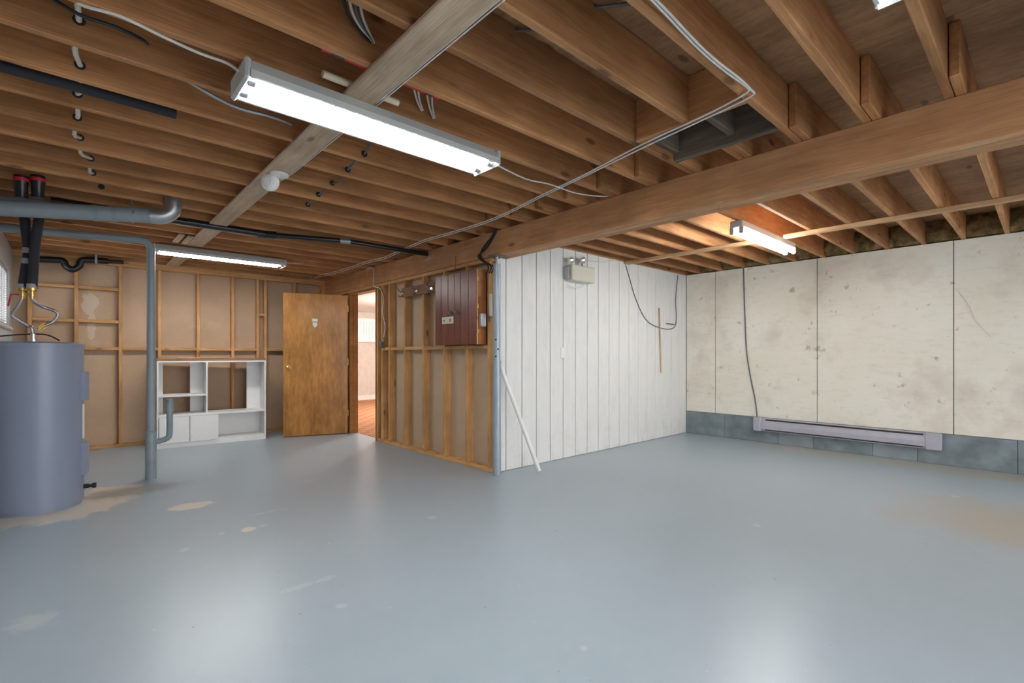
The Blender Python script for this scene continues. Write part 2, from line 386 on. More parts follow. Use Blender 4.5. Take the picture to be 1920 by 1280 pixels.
# rim and insulation over the right wall
lumber('rim_joist', (XR + .1, YN, J + .118), (XR + .1, YP, J + .118), .038, .235, 'joist', ceil)
for k in range(-10, 11):
    y0 = KL - .041 + STEP * k + .022; y1 = y0 + STEP - .044
    if y1 > YP: continue
    m = MB(); nx, nz = 9, 6; vs = []
    for a in range(nx):
        for c in range(nz):
            vs.append((XR + .01 - .05 * random.random() - .04 * math.sin(c / (nz - 1) * math.pi), y0 + (y1 - y0) * a / (nx - 1), J + .01 + .225 * c / (nz - 1)))
    m.add(vs, [(a * nz + c, (a + 1) * nz + c, (a + 1) * nz + c + 1, a * nz + c + 1) for a in range(nx - 1) for c in range(nz - 1)], True)
    o = len(m.v); m.add([(XR + .07, y0, J + .01), (XR + .07, y1, J + .01), (XR + .07, y1, J + .235), (XR + .07, y0, J + .235)], [(0, 1, 2, 3)])
    m.build('insulation_batt', 'insul', ceil)
# long flat board under the left joists, straps under the right joists
lumber('flat_board', (.98, -.6, J - .010), (.98, 6.17, J - .010), .142, .019, 'board', ceil)
lumber('flat_board', (.80, 5.72, J - .010), (.80, 6.12, J - .010), .05, .019, 'board', ceil)
lumber('flat_board', (.88, 5.74, J - .010), (.88, 6.14, J - .010), .05, .019, 'board', ceil)
lumber('flat_board', (.98, 6.95, J - .010), (.98, 7.75, J - .010), .13, .019, 'board', ceil)
lumber('strap', (5.24, -2.2, J - .019), (5.24, 1.76, J - .019), .064, .036, 'strap', ceil)
lumber('strap', (5.24, 2.02, J - .019), (5.24, YP - .02, J - .019), .064, .036, 'strap', ceil)
for (px, py, kk) in [(148, 38, 7), (150, 122, 8), (145, 176, 9), (145, 220, 10), (150, 258, 11), (170, 297, 12), (174, 324, 13), (190, 350, 14),
                     (683, 320, 8), (652, 345, 9), (623, 362, 10), (597, 383, 11), (577, 401, 12)]:
    yf = KL + STEP * kk - .0192; c = PY(px, py, yf)
    c.z = min(max(c.z, J + .04), J + .2)
    MB().lathe(c, (0, -1, 0), [(-.001, .020), (.0012, .020)], 14).build('drilled_hole', 'dark', ceil)

# the main beam
beam = empty('support_beam', (3.12, 0, 2.11), label='long built-up wooden beam carrying the joists across the room', cat='beam')
for i, (a, b_) in enumerate([(3.02, 3.085), (3.086, 3.150), (3.151, 3.215)]):
    lumber('beam_ply', (0.5 * (a + b_), YN, 2.2275), (0.5 * (a + b_), YB + .03, 2.2275), round(b_ - a, 4), .235, 'beam', beam)

# back wall
wb = MB().box(XL - .1, 3.13, YB + .089, YB + .105, 0, J).build('wall_back', 'drywall_back'); tag(wb, kind='structure', label='brown drywall back wall behind bare studs')
lumber('bottom_plate', (XL, YB + .045, .019), (3.04, YB + .045, .019), .089, .038, 'stud', wb)
lumber('top_plate', (XL, YB + .045, 2.325), (3.04, YB + .045, 2.325), .089, .038, 'stud', wb)
lumber('top_plate', (XL, YB + .045, 2.287), (3.04, YB + .045, 2.287), .089, .038, 'stud', wb)
bs = [-.36, .037, .451, .85, 1.283, 1.704, 2.032, 2.134, 2.55, 2.97]
for x in bs: lumber('stud', (x, YB + .045, .038), (x, YB + .045, 2.268), .038, .089, 'stud', wb, up=(0, 1, 0))
for a, c in zip(bs[:-1], bs[1:]):
    if c - a > .2: lumber('blocking', (a + .019, YB + .045, 1.233), (c - .019, YB + .045, 1.233), .089, .038, 'stud', wb)
for a, c in zip(bs[:2], bs[1:3]):
    for py in (540, 602):
        z = PY(180, py, YB).z; lumber('blocking', (a + .019, YB + .045, z), (c - .019, YB + .045, z), .089, .038, 'stud', wb)
lumber('blocking', (2.051, YB + .045, 1.75), (2.115, YB + .045, 1.75), .089, .038, 'stud', wb)

# stud partition with the doorway
DY0, DY1 = 6.10, 6.90
ws = MB().box(XS + .089, XS + .105, YP + .02, DY0 - .02, 0, 2.11).box(XS + .089, XS + .105, DY1 + .03, YB + .1, 0, 2.11).box(XS + .089, XS + .105, DY0 - .02, DY1 + .03, 2.07, 2.11).build('wall_partition', 'drywall')
tag(ws, kind='structure', label='stud partition with tan drywall behind bare studs')
lumber('bottom_plate', (XS + .045, YP + .03, .019), (XS + .045, DY0 - .03, .019), .089, .038, 'stud', ws)
lumber('top_plate', (XS + .045, YP + .03, 2.091), (XS + .045, YB, 2.091), .089, .038, 'stud', ws)
ss = [3.70, 4.067, 4.478, 4.907, 5.338, 5.733, 5.93]
for y in ss: lumber('stud', (XS + .045, y, .038), (XS + .045, y, 2.072), .038, .089, 'stud', ws, up=(1, 0, 0))
for y in (DY0 - .045, DY1 + .05, 7.3, 7.7): lumber('stud', (XS + .045, y, 0), (XS + .045, y, 2.072), .038, .089, 'stud', ws, up=(1, 0, 0))
for a, c in zip(ss[:-1], ss[1:]):
    lumber('blocking', (XS + .045, a + .019, 1.235), (XS + .045, c - .019, 1.235), .089, .038, 'stud', ws)
# panelled wall: planks with recessed joints
wp = MB().box(XS + .06, XR + .1, YP + .014, YP + .03, 0, J + .0).build('wall_panelled', 'dark'); tag(wp, kind='structure', label='white painted plank wall')
wp.data.materials[0] = M['post']
gx = [3.09, 3.209] + [3.429 + .2105 * i for i in range(16)] + [XR]
for a, c in zip(gx[:-1], gx[1:]):
    B('plank', 'planks', wp, a + .004, c - .004, YP, YP + .014, .002, J - .001, bev=.004)
# right wall
wr = MB().box(XR + .012, XR + .2, YN, YP + .1, 0, J).build('wall_right', 'concrete'); tag(wr, kind='structure', label='off-white stained panels over concrete foundation')
ry = [YN, -1.84, -.59, .661, 1.911, 3.189, YP]
for a, c in zip(ry[:-1], ry[1:]):
    B('wall_panel', 'rightwall', wr, XR, XR + .013, a + .004, c - .004, .328, J - .002, bev=.002)
fy = [YN, -1.2, .2, .95, 1.35, 1.95, 2.35, 3.05, YP]
for i, (a, c) in enumerate(zip(fy[:-1], fy[1:])):
    B('foundation_block', 'concrete2' if i in (3, 5) else 'concrete', wr, XR - .012 + (.004 if i % 2 else 0), XR + .012, a + .0015, c - .0015, 0, .322, bev=.004)
# left wall with window
WY0, WY1, WZ0, WZ1 = 6.0, 7.50, 1.45, 2.07
wl = MB().box(XL - .15, XL, YN, WY0, 0, J).box(XL - .15, XL, WY1, YB + .1, 0, J).box(XL - .15, XL, WY0, WY1, 0, WZ0).box(XL - .15, XL, WY0, WY1, WZ1, J).build('wall_left', 'leftwall')
tag(wl, kind='structure', label='pale painted left wall with a blind-covered window')
win = MB().box(XL - .12, XL - .11, WY0, WY1, WZ0, WZ1).build('window_1', 'daylight'); tag(win, kind='structure', label='daylit basement window with slatted blind')
fr = MB()
for (a, b_, c, d) in ((WY0, WY0 + .04, WZ0, WZ1), (WY1 - .04, WY1, WZ0, WZ1), (WY0, WY1, WZ0, WZ0 + .04), (WY0, WY1, WZ1 - .04, WZ1), (6.95, 6.99, WZ0, WZ1)):
    fr.box(XL - .10, XL - .02, a, b_, c, d)
fr.build('window_frame', 'white', win)
for i in range(22):
    z = WZ0 + .05 + i * .0245
    m = MB(); m.add([(XL - .045, WY0 + .05, z), (XL - .045, WY1 - .05, z), (XL - .018, WY1 - .05, z + .014), (XL - .018, WY0 + .05, z + .014),
                     (XL - .045, WY0 + .05, z + .001), (XL - .045, WY1 - .05, z + .001), (XL - .018, WY1 - .05, z + .015), (XL - .018, WY0 + .05, z + .015)],
                    [(0, 1, 2, 3), (4, 7, 6, 5), (0, 4, 5, 1), (3, 2, 6, 7), (0, 3, 7, 4), (1, 5, 6, 2)])
    m.build('slat', 'white', win)
B('window_sill', 'white', win, XL - .02, XL + .03, WY0 - .03, WY1 + .03, WZ0 - .03, WZ0, bev=.004)
# wall behind the photographer, its wide opening added to let sky light in
wn = MB().box(XL - .1, .3, YN - .1, YN, 0, J).box(5.8, XR + .2, YN - .1, YN, 0, J).box(.3, 5.8, YN - .1, YN, 2.12, J).build('wall_near', 'leftwall'); tag(wn, kind='structure', label='pale unseen wall behind the viewer with a made-up garage opening for sky light')
dr = MB().box(-8, 14, -16, YN - .1, -.12, -.02).build('added_driveway', 'concrete2'); tag(dr, kind='structure', label='unseen concrete slab added outside the made-up garage opening')  # unseen ground added outside the opening, blocks sky light from below
# rims closing the joist bays along the walls
for nm, bx_ in (('rim_joist', (XL - .14, XL - .10, YN, YB + .1, J, ZS)), ('rim_joist', (XL - .1, 3.3, YB + .06, YB + .1, J, ZS)), ('rim_joist', (XL - .1, XR + .12, YN - .04, YN, J, ZS)), ('rim_joist', (3.22, XR + .12, YP, YP + .04, J, ZS))):
    B(nm, 'joist', ceil, *bx_)
# the carpeted room beyond the doorway
r2 = MB().box(XS + .105, 8.2, YP + .04, 11.8, -.1, .004).build('floor_beyond', 'carpet'); tag(r2, kind='structure', label='rust coloured carpet beyond the doorway')
wq = MB().box(XS + .1, 8.2, 11.8, 11.9, 0, 2.3).box(8.2, 8.3, YP, 11.9, 0, 2.3).box(XS + .0, XS + .105, YB + .1, 11.8, 0, 2.3).box(XS + .105, XR + .2, YP + .03, YP + .05, 0, 2.3).build('wall_beyond', 'roomwall'); tag(wq, kind='structure', label='pale wall of the carpeted room')
cq = MB().box(XS + .105, 8.2, YP + .04, 11.8, 2.26, 2.3).build('ceiling_beyond', 'ceilwhite'); tag(cq, kind='structure', label='white ceiling of the carpeted room')
bb = MB().box(XS + .1, 8.2, 11.78, 11.8, .004, .11).build('baseboard_beyond', 'white'); tag(bb, kind='structure', label='white baseboard of the carpeted room')
M['daylight_far'] = emis('shaded_daylit_window', (.88, .94, 1.0), .42)
w2 = MB().box(4.7, 6.9, 11.78, 11.795, 1.53, 2.06).build('window_2', 'daylight_far'); tag(w2, kind='structure', label='bright high window seen through the doorway')
for i in range(28): B('blind_slat', 'white', w2, 4.72 + i * .078, 4.775 + i * .078, 11.755, 11.76, 1.54, 2.05)
B('window_frame', 'white', w2, 4.68, 6.92, 11.74, 11.795, 2.06, 2.10)
B('window_frame', 'white', w2, 4.68, 6.92, 11.74, 11.795, 1.49, 1.53)
lampd = bpy.data.lights.new('added_room_lamp', 'POINT'); lampd.energy = 110; lampd.shadow_soft_size = .15; lampd.color = (1, .93, .85)  # light and its ceiling fitting are added out of view to brighten this room
cl = MB().lathe((5.3, 8.6, 2.26), (0, 0, -1), [(0, .16), (.03, .17), (.07, .14), (.09, .06)], 24).build('added_ceiling_lamp', 'reflector'); tag(cl, 'round white ceiling lamp added out of view to light the carpeted room', 'lamp')
lo = bpy.data.objects.new('added_room_lamp', lampd); sc.collection.objects.link(lo); lo.location = (5.3, 8.6, 2.05)

# door: jambs, leaf
dj = MB().box(XS - .005, XS + .115, DY1, DY1 + .03, 0, 2.06).box(XS - .005, XS + .115, DY0 - .025, DY0, 0, 2.06).box(XS - .005, XS + .115, DY0, DY1, 2.04, 2.07).box(XS + .05, XS + .075, DY1 - .012, DY1, 0, 2.04).build('trim_1', 'jamb')
tag(dj, kind='structure', label='varnished wooden door frame')
h0 = Vector((XS - .03, DY1 + .03, 0)); h1 = PZ(526, 820, 0); ang = math.atan2(h1.y - h0.y, h1.x - h0.x)
DW = min((h1 - h0).length, .86)
door = empty('door_1', (h0.x, h0.y, .01), ang, kind='structure', label='open varnished wooden slab door with small sign')
def D(name, mat, m): return m.build(name, mat, door, origin=(0, 0, 0))
leaf = D('door_leaf', 'door', MB().bbox(0, DW, -.018, .018, 0, 2.02, bev=.002))
# camera side of the leaf is +y or -y in its own frame
side = 1 if (Matrix.Rotation(-ang, 4, 'Z') @ (Vector((0, 0, 0)) - Vector((h0.x, h0.y, 0)))).y > 0 else -1
kn = D('door_knob', 'brass', MB().lathe((DW - .06, side * .018, .97), (0, side, 0), [(0, .032), (.006, .032), (.008, .012), (.03, .012), (.036, .024), (.05, .027), (.06, .02), (.064, .0)], 20))
for z in (.25, 1.0, 1.78): D('hinge', 'brass', MB().lathe((-.004, side * .022, z), (0, 0, 1), [(0, .007), (.09, .007)], 10))
sx_ = DW * .52
D('door_sign', 'beige', MB().box(sx_ - .035, sx_ + .035, side * .018, side * .0195, 1.625, 1.665))
m = MB(); m.add([(sx_ - .03, side * .0195, 1.61), (sx_ + .03, side * .0195, 1.61), (sx_ + .03, side * .0195, 1.57), (sx_, side * .0195, 1.535), (sx_ - .03, side * .0195, 1.57),
                 (sx_ - .03, side * .018, 1.61), (sx_ + .03, side * .018, 1.61), (sx_ + .03, side * .018, 1.57), (sx_, side * .018, 1.535), (sx_ - .03, side * .018, 1.57)],
                [(0, 1, 2, 3, 4), (9, 8, 7, 6, 5), (0, 5, 6, 1), (1, 6, 7, 2), (2, 7, 8, 3), (3, 8, 9, 4), (4, 9, 5, 0)]); D('shield_sticker', 'galv', m)

# ---------------------------------------------------------------- fluorescent fixtures
def fixture(name, label, x0, x1, y0, y1, zb, zt):
    r = empty(name, ((x0 + x1) / 2, (y0 + y1) / 2, zt), label=label, cat='light', group='fluorescent ceiling fixtures')
    yc = (y0 + y1) / 2; m = MB()
    prof = [(y0 + .03, zt), (y0, zt - .05), (y0, zb + .012), (y0 + .012, zb + .012), (y0 + .012, zt - .052), (yc, zt - .04), (y1 - .012, zt - .052), (y1 - .012, zb + .012), (y1, zb + .012), (y1, zt - .05), (y1 - .03, zt)]
    n = len(prof)
    m.add([(x, y, z) for x in (x0 + .02, x1 - .02) for y, z in prof], [(i, (i + 1) % n, n + (i + 1) % n, n + i) for i in range(n)] )
    m.build('housing', 'fixture', r)
    for xa, xe in ((x0, x0 + .022), (x1 - .022, x1)):
        MB().bbox(xa, xe, y0 - .003, y1 + .003, zb, zt, bev=.012).build('end_cap', 'fixture', r)
    MB().box(x0 + .022, x1 - .022, y0 + .013, y1 - .013, zt - .056, zt - .053).build('reflector', 'reflector', r)
    for yy in (yc - (y1 - y0) * .24, yc + (y1 - y0) * .24):
        t = MB().tube([(x0 + .03, yy, zb + .022), (x1 - .03, yy, zb + .022)], .019, 14).build('tube', 'tube', r)
        MB().tube([(x1 - .06, yy, zb + .022), (x1 - .024, yy, zb + .022)], .0198, 14).build('tube_cap', 'chrome', t)
        MB().tube([(x0 + .024, yy, zb + .022), (x0 + .05, yy, zb + .022)], .0198, 14).build('tube_cap', 'chrome', t)
    return r
fixture('fluorescent_light', 'large twin-tube fluorescent light nearest the viewer, under the left joists', .50, 1.82, 2.10, 2.34, 2.235, 2.325)
fixture('fluorescent_light', 'twin-tube fluorescent light by the back wall above the white shelf', .63, 1.95, 6.26, 6.48, 2.235, 2.325)
fixture('fluorescent_light', 'fluorescent light half out of frame at the top right edge', .56, 1.89, .12, .365, 2.235, 2.325)
# bare strip on the right side
r = empty('fluorescent_light', (5, 1.85, 2.34), label='bare twin-tube strip light near the off-white right wall', cat='light', group='fluorescent ceiling fixtures')
MB().bbox(4.33, 5.66, 1.79, 1.90, 2.275, 2.338, bev=.008).build('housing', 'fixture', r)
for yy in (1.805, 1.885):
    t = MB().tube([(4.35, yy, 2.245), (5.64, yy, 2.245)], .019, 14).build('tube', 'tube', r)
    for xx in (4.335, 5.64): MB().bbox(xx, xx + .018, yy - .02, yy + .02, 2.22, 2.29, bev=.006).build('tube_holder', 'fixture', r)

# ---------------------------------------------------------------- water heater
hx, hy, R = -.19, 5.14, .262
wh = empty('water_heater', (hx, hy, 0), label='tall grey-blue electric water heater tank at the left edge', cat='water heater')
MB().lathe((hx, hy, 0), (0, 0, 1), [(.0, R - .012), (.03, R - .012), (.031, R), (1.215, R), (1.216, R + .004), (1.238, R + .004), (1.25, R - .012), (1.252, 0)], 64).build('tank', 'tank', wh)
dirr = Vector((.985, -.17, 0))        # the panels look towards the room
ct = Vector((hx, hy, 0)); sd = Vector((-dirr.y, dirr.x, 0))
for z0, z1 in ((.80, 1.02), (.22, .47)):
    m = MB(); vs = []
    for z in (z0, z1):
        for a, rr in ((-.24, R - .01), (-.22, R + .03), (.22, R + .03), (.24, R - .01)):
            vs.append(ct + (dirr * math.cos(a) + sd * math.sin(a)) * rr + Vector((0, 0, z)))
    m.add(vs, [(0, 1, 5, 4), (1, 2, 6, 5), (2, 3, 7, 6), (0, 3, 2, 1), (4, 5, 6, 7), (0, 4, 7, 3)]); m.build('access_panel', 'tankp', wh)
m = MB(); vs = []
for z in (.5, .77):
    for a in (-.16, 0, .16): vs.append(ct + (dirr * math.cos(a) + sd * math.sin(a)) * (R + .0015) + Vector((0, 0, z)))
m.add(vs, [(0, 1, 4, 3), (1, 2, 5, 4)]); m.build('rating_label', 'whitep', wh)
p = ct + dirr * R + Vector((0, 0, .12)); MB().lathe(p, dirr, [(0, .018), (.03, .018), (.031, .012), (.05, .012), (.051, .02), (.075, .02)], 14).build('drain_valve', 'black', wh)
tp = Vector((hx, hy, 1.25)); tp2 = PY(62, 630, 5.10)
MB().lathe((tp2.x, tp2.y, 1.25), (0, 0, 1), [(0, .028), (.02, .028), (.021, .02), (.06, .02)], 16).build('pipe_nipple', 'chrome', wh)
pw = [PY(0, 630, 5.12), PY(40, 627, 5.1), PY(85, 627, 5.08), PY(112, 634, 5.05)]; pw[-1].z = 1.262
tag(MB().tube(pw, .005, 8, smooth_path=6).build('power_cable', 'black'), 'black power cable lying over the water heater top', 'cable')
# insulated supply pipes and hoses
def P5(px, py, y=5.12): return PY(px, py, y)
for (path, lab) in (([(46, 405), (50, 445), (53, 470), (49, 500), (42, 545)], 'taped dark insulated pipe nearer the window'), ([(74, 405), (66, 460), (60, 545)], 'dark insulated pipe right of the taped one')):
    r = empty('insulated_pipe', P5(*path[-1], 5.12), label=lab + ' dropping to the water heater', cat='pipe', group='insulated pipes over the water heater')
    pts = [P5(*q, 5.16 if 'taped' == lab.split()[0] else 5.07) for q in path]; pts.insert(0, pts[0] + Vector((.0, 0, .05)))
    MB().tube(pts, .030, 14, smooth_path=5).build('foam_sleeve', 'foam', r)
    e = pts[-1]; MB().lathe(e, (0, 0, -1), [(-.02, .031), (0, .031), (.001, .014), (.02, .014), (.021, .02), (.045, .02), (.046, .013), (.06, .013)], 14).build('brass_fitting', 'brass', r)
    MB().lathe(e + Vector((0, 0, .02)), (0, 0, 1), [(0, .0312), (.03, .0312)], 14).build('tape_band', 'tape', r)
    if 'taped' in lab.split()[0]:
        for py in (470, 490): MB().lathe(P5(52 if py == 470 else 50.5, py, 5.16), (0, 0, 1), [(-.02, .0315), (.02, .0315)], 14).build('tape_band', 'tape', r)
        MB().tube([e + Vector((-.0, 0, -.03)), e + Vector((-.06, 0, -.03)), e + Vector((-.075, 0, -.12))], .006, 8).build('valve_lever', 'red', r)
hA = [P5(42, 558, 5.16), P5(36, 570, 5.15), P5(23, 590), P5(35, 600), P5(55, 612), (tp2.x - .01, tp2.y, 1.36), (tp2.x, tp2.y, 1.30)]
hB = [P5(60, 553, 5.07), P5(63, 565, 5.08), P5(80, 575), P5(103, 583), P5(108, 592), P5(98, 604), P5(85, 610), P5(72, 618)]
tag(MB().tube(hA, .0115, 10, smooth_path=6).build('flexible_hose', 'braid'), 'braided steel hose looping left to the water heater', 'hose')
tag(MB().tube(hB, .0115, 10, smooth_path=6).build('flexible_hose', 'braid'), 'braided steel hose looping right to a yellow tag', 'hose')
tg = empty('paper_tag', P5(78, 612), label='yellow and orange tag hanging on the water heater hose', cat='tag')
a, b_, c, d = P5(70, 612), P5(86, 605), P5(89, 614), P5(72, 622)
m = MB(); off = Vector((.0, -.006, 0)); m.add([a, b_, c, d, a + off, b_ + off, c + off, d + off], [(0, 3, 2, 1), (4, 5, 6, 7), (0, 1, 5, 4), (1, 2, 6, 5), (2, 3, 7, 6), (3, 0, 4, 7)]); m.build('tag_card', 'yellow', tg)
a, b_, c, d = P5(71, 611, 5.105), P5(82, 605, 5.105), P5(84, 611, 5.105), P5(73, 617, 5.105); m = MB(); m.add([a, b_, c, d], [(0, 1, 2, 3)]); m.build('tag_print', 'orangetag', tg)

# ---------------------------------------------------------------- pipes at upper left
g1 = empty('drain_pipe', (-.4, 4.9, 2.16), label='thick grey plastic pipe under the joists ending in an upward elbow', cat='pipe')
q0, q1 = Vector((-.48, 4.84, 2.15)), PY(290, 405, 4.70)
MB().tube([q0, q1], .056, 20).build('pipe_run', 'pvc', g1)
dq = (q1 - q0).normalized()
for t in (.62, .73): MB().tube([q0.lerp(q1, t), q0.lerp(q1, t + .035)], .060, 20).build('coupling', 'pvcdark', g1)
e1 = q1 + Vector((.10, 0, .015)); MB().tube([q1 - dq * .03, q1 + dq * .04, q1 + dq * .085 + Vector((0, 0, .02)), q1 + dq * .115 + Vector((0, 0, .06)), q1 + dq * .12 + Vector((0, 0, .13)), q1 + dq * .12 + Vector((0, 0, .24))], .060, 20, smooth_path=3).build('elbow', 'galv', g1)
MB().tube([q0.lerp(q1, .86) + Vector((0, 0, -.06)), q0.lerp(q1, .86) + Vector((.0, -.065, 0)), q0.lerp(q1, .86) + Vector((0, 0, .07)), q0.lerp(q1, .86) + Vector((-.03, 0, .19))], .006, 6).build('hanger_strap', 'galv', g1)
g2 = tag(MB().tube([PY(2, 373, 4.98), PY(145, 392, 4.98)], .028, 16).build('grey_pipe', 'pvc'), 'slimmer grey pipe just above the thick one', 'pipe')
vp = Vector((.546, 5.622, 0))
g3 = empty('vent_pipe', vp, label='grey plastic standpipe from floor to joists with a capped side riser', cat='pipe')
zt = 2.20
MB().tube([(-.49, 5.622, 2.165), (vp.x - .08, vp.y, zt + .015), (vp.x - .03, vp.y, zt + .008), (vp.x - .005, vp.y, zt - .03), (vp.x, vp.y, zt - .09)], .033, 16).build('pipe_run', 'pvc', g3)
MB().tube([(vp.x, vp.y, zt - .05), (vp.x, vp.y, .42)], .033, 18).build('standpipe', 'pvc', g3)
MB().lathe((vp.x, vp.y, 0), (0, 0, 1), [(0, .045), (.36, .045), (.37, .042), (.44, .042), (.445, .034)], 20).build('tee', 'pvcdark', g3)
rx = PY(318, 760, 5.6).x
MB().tube([(vp.x + .03, vp.y, .34), (rx - .06, vp.y - .01, .35), (rx - .015, vp.y - .02, .37), (rx, vp.y - .02, .42), (rx, vp.y - .02, .66)], .026, 14, smooth_path=4).build('riser', 'pvcdark', g3)
MB().lathe((rx, vp.y - .02, .62), (0, 0, 1), [(0, .034), (.09, .034), (.091, .028), (.115, .028), (.116, .0)], 16).build('riser_cap', 'pvcdark', g3)
for (px, lab) in ((40, 'nearer the window'), (71, 'nearer the joist board')):
    c = PY(px, 338, 4.60); r = empty('pipe_fitting', (c.x, c.y, 2.33), label='black pipe fitting with a red ring, ' + lab, cat='fitting', group='red-ringed fittings')
    MB().lathe((c.x, c.y, c.z - .12), (0, 0, 1), [(0, .032), (.09, .034), (.10, .038), (.15, .038)], 16).build('fitting_body', 'abs', r)
    MB().lathe((c.x, c.y, c.z - .01), (0, 0, 1), [(0, .040), (.022, .040)], 16).build('red_ring', 'red', r)
tag(MB().tube([PY(0, 122, 2.95), PY(330, 213, 2.95)], .026, 14).build('pipe_insulation', 'foam'), 'black foam tube lying in a joist bay at upper left', 'pipe')
ab = empty('black_drain_pipe', PZ(500, 430, 2.29), label='long black plastic drain pipe running under the far joists to the beam', cat='pipe')
pa = [PY(95, 360, 5.06), PY(330, 413, 5.06), PY(500, 432, 5.06)]; pa = [Vector((p.x, p.y, min(p.z, 2.315))) for p in pa]
pe = PZ(650, 452, 2.30); pf = PZ(805, 477, 2.31)
MB().tube(pa, .030, 14).build('pipe_run', 'abs', ab)
MB().tube([pa[-1], pe, pf], .024, 14).build('pipe_run', 'abs', ab)
MB().tube([pa[-1] + (pe - pa[-1]) * -.1, pa[-1] + (pe - pa[-1]) * .12], .036, 14).build('coupling', 'abs', ab)
MB().tube([pa[-1].lerp(pe, .92), pa[-1].lerp(pe, 1.05)], .027, 14).build('clamp', 'galv', ab)
pt = empty('trap_pipe', PY(130, 490, 7.68), label='black plastic pipe with a U-shaped trap high on the back wall', cat='pipe')
tpp = [(70, 486), (100, 487), (118, 489), (124, 499), (136, 505), (148, 499), (152, 489), (165, 487), (203, 490)]
MB().tube([PY(*q, 7.68) for q in tpp], .036, 14, smooth_path=4).build('trap', 'abs', pt)
MB().tube([PY(203, 490, 7.68), PY(232, 492, 7.68)], .022, 12).build('pipe_end', 'abs', pt)

c = PY(180, 488, 7.68); MB().bbox(c.x - .012, c.x + .012, 7.64, 7.83, c.z - .04, J + .05, bev=.003).build('hanger_strap', 'galv', pt)
# ---------------------------------------------------------------- white shelf unit
S0 = PZ(294, 842, 0); S1 = PZ(498.5, 822.3, 0); sa = math.atan2(S1.y - S0.y, S1.x - S0.x); SW = (S1 - S0).length; SH, SD = 1.08, .30
sh = empty('shelf_unit', S0, sa, label='low white open shelf unit with two cupboard doors against the back wall', cat='shelf')
def lx(px): return (px - 294) / (498.5 - 294) * SW * (1 + .0 * px)
def S(name, *b, mat='white'): return MB().bbox(*b, bev=.0015).build(name, mat, sh, origin=(0, 0, 0))
T = .018; xd = lx(382); xm = lx(402)
S('side_panel', 0, T, 0, SD, 0, SH); S('side_panel', SW - T, SW, 0, SD, 0, SH)
S('top_panel', T, SW - T, 0, SD, SH - T, SH)
S('divider', xd - T / 2, xd + T / 2, .004, SD, .41, SH - T)
S('shelf', T, xd - T / 2, .01, SD, .63, .655)
S('shelf', T, SW - T, .0, SD, .385, .41)
S('partition', xm - T / 2, xm + T / 2, .002, SD, .07, .385)
S('bottom_panel', T, SW - T, .004, SD, .052, .07); S('plinth', T, SW - T, .002, .02, 0, .052)
S('back_panel', T, SW - T, SD - .006, SD, .07, .385)
S('back_strip', T, T + .055, SD - .006, SD, .41, SH - T); S('back_strip', xd - .16, xd - T / 2, SD - .006, SD, .41, SH - T)
S('back_strip', SW - T - .17, SW - T, SD - .006, SD, .41, SH - T); S('back_strip', xd + T / 2, xd + .03, SD - .006, SD, .41, SH - T)
xmid = lx(350.5)
S('cupboard_door', T + .004, xmid - .002, -.017, .0, .06, .383); S('cupboard_door', xmid + .004, xm - .002, -.017, .0, .06, .383)
S('top_board', -.005, SW + .005, .03, SD + .17, SH, SH + .03, mat='shelftop')
for (pa_, pb_, lab) in (((335, 669, 7.42), (440, 671, 7.48), 'thin wooden stick lying at the left on the shelf top'), ((376, 671.5, 7.40), (436, 668, 7.36), 'short pale stick lying at the right on the shelf top')):
    a = PY(*pa_); b_ = PY(*pb_); a.z = b_.z = SH + .036
    tag(lumber('wooden_stick', a, b_, .02, .012, 'strap', None), lab, 'stick')

# ---------------------------------------------------------------- electrical cabinet and neighbours on the stud wall
XC = 2.919
ec = empty('electrical_cabinet', (XS, 4.1, 1.27), label='red-brown plank-front electrical cabinet on the stud wall', cat='cabinet')
yl, yr_ = PX(816, 600, XC).y, PX(893, 600, XC).y; zt_, zb_ = PX(893, 503, XC).z, PX(893, 645, XC).z
MB().box(XC + .02, XS, yr_, yl, zb_, zt_).build('carcass', 'orange', ec)
pb = [816, 827, 840, 852, 863.5, 878, 893]
for a, c in zip(pb[:-1], pb[1:]):
    ya, yc_ = PX(a, 600, XC).y, PX(c, 600, XC).y
    MB().bbox(XC, XC + .018, yc_ + .002, ya - .002, zb_, zt_, bev=.003).build('door_plank', 'redwood', ec)
MB().box(XC + .008, XC + .019, yr_ - .001, yr_ + .012, zb_, zt_).build('edge_strip', 'stud', ec)
for px in (846, 857):
    c = PX(px, 586, XC); MB().lathe(c, (-1, 0, 0), [(0, .008), (.015, .008), (.018, .017), (.03, .018), (.034, 0)], 14).build('knob', 'greycable', ec)
for py in (522, 573, 620):
    c = PX(893, py, XC); MB().lathe((XC + .02, yr_ - .003, c.z - .018), (0, 0, 1), [(0, .005), (.036, .005)], 8).build('hinge', 'brass', ec)
s0, s1 = PX(829, 595, XC - .001), PX(850, 606, XC - .001)
st = MB().box(XC - .002, XC + .0005, s1.y, s0.y, s1.z, s0.z).build('warning_sticker', 'beige', ec)
cy, cz = s1.y + .28 * (s0.y - s1.y), (s0.z + s1.z) / 2
for sg in (-1, 1):
    m = MB(); a = Vector((XC - .003, cy - .014, cz - sg * .016)); b_ = Vector((XC - .003, cy + .014, cz + sg * .016)); m.tube([a, b_], .0035, 6); m.build('red_cross', 'red', st)
zz = [Vector((XC - .003, s0.y - .015 - i * .014, cz + (.008 if i % 2 else -.008))) for i in range(4)]
MB().tube(zz, .002, 6).build('black_mark', 'black', st)
jb = MB().bbox(XC + .03, XC + .085, yr_ - .05, yr_, 1.43, 1.56, bev=.004).build('junction_box', 'galv'); tag(jb, 'small grey electrical box on the side of the cabinet', 'electrical box')
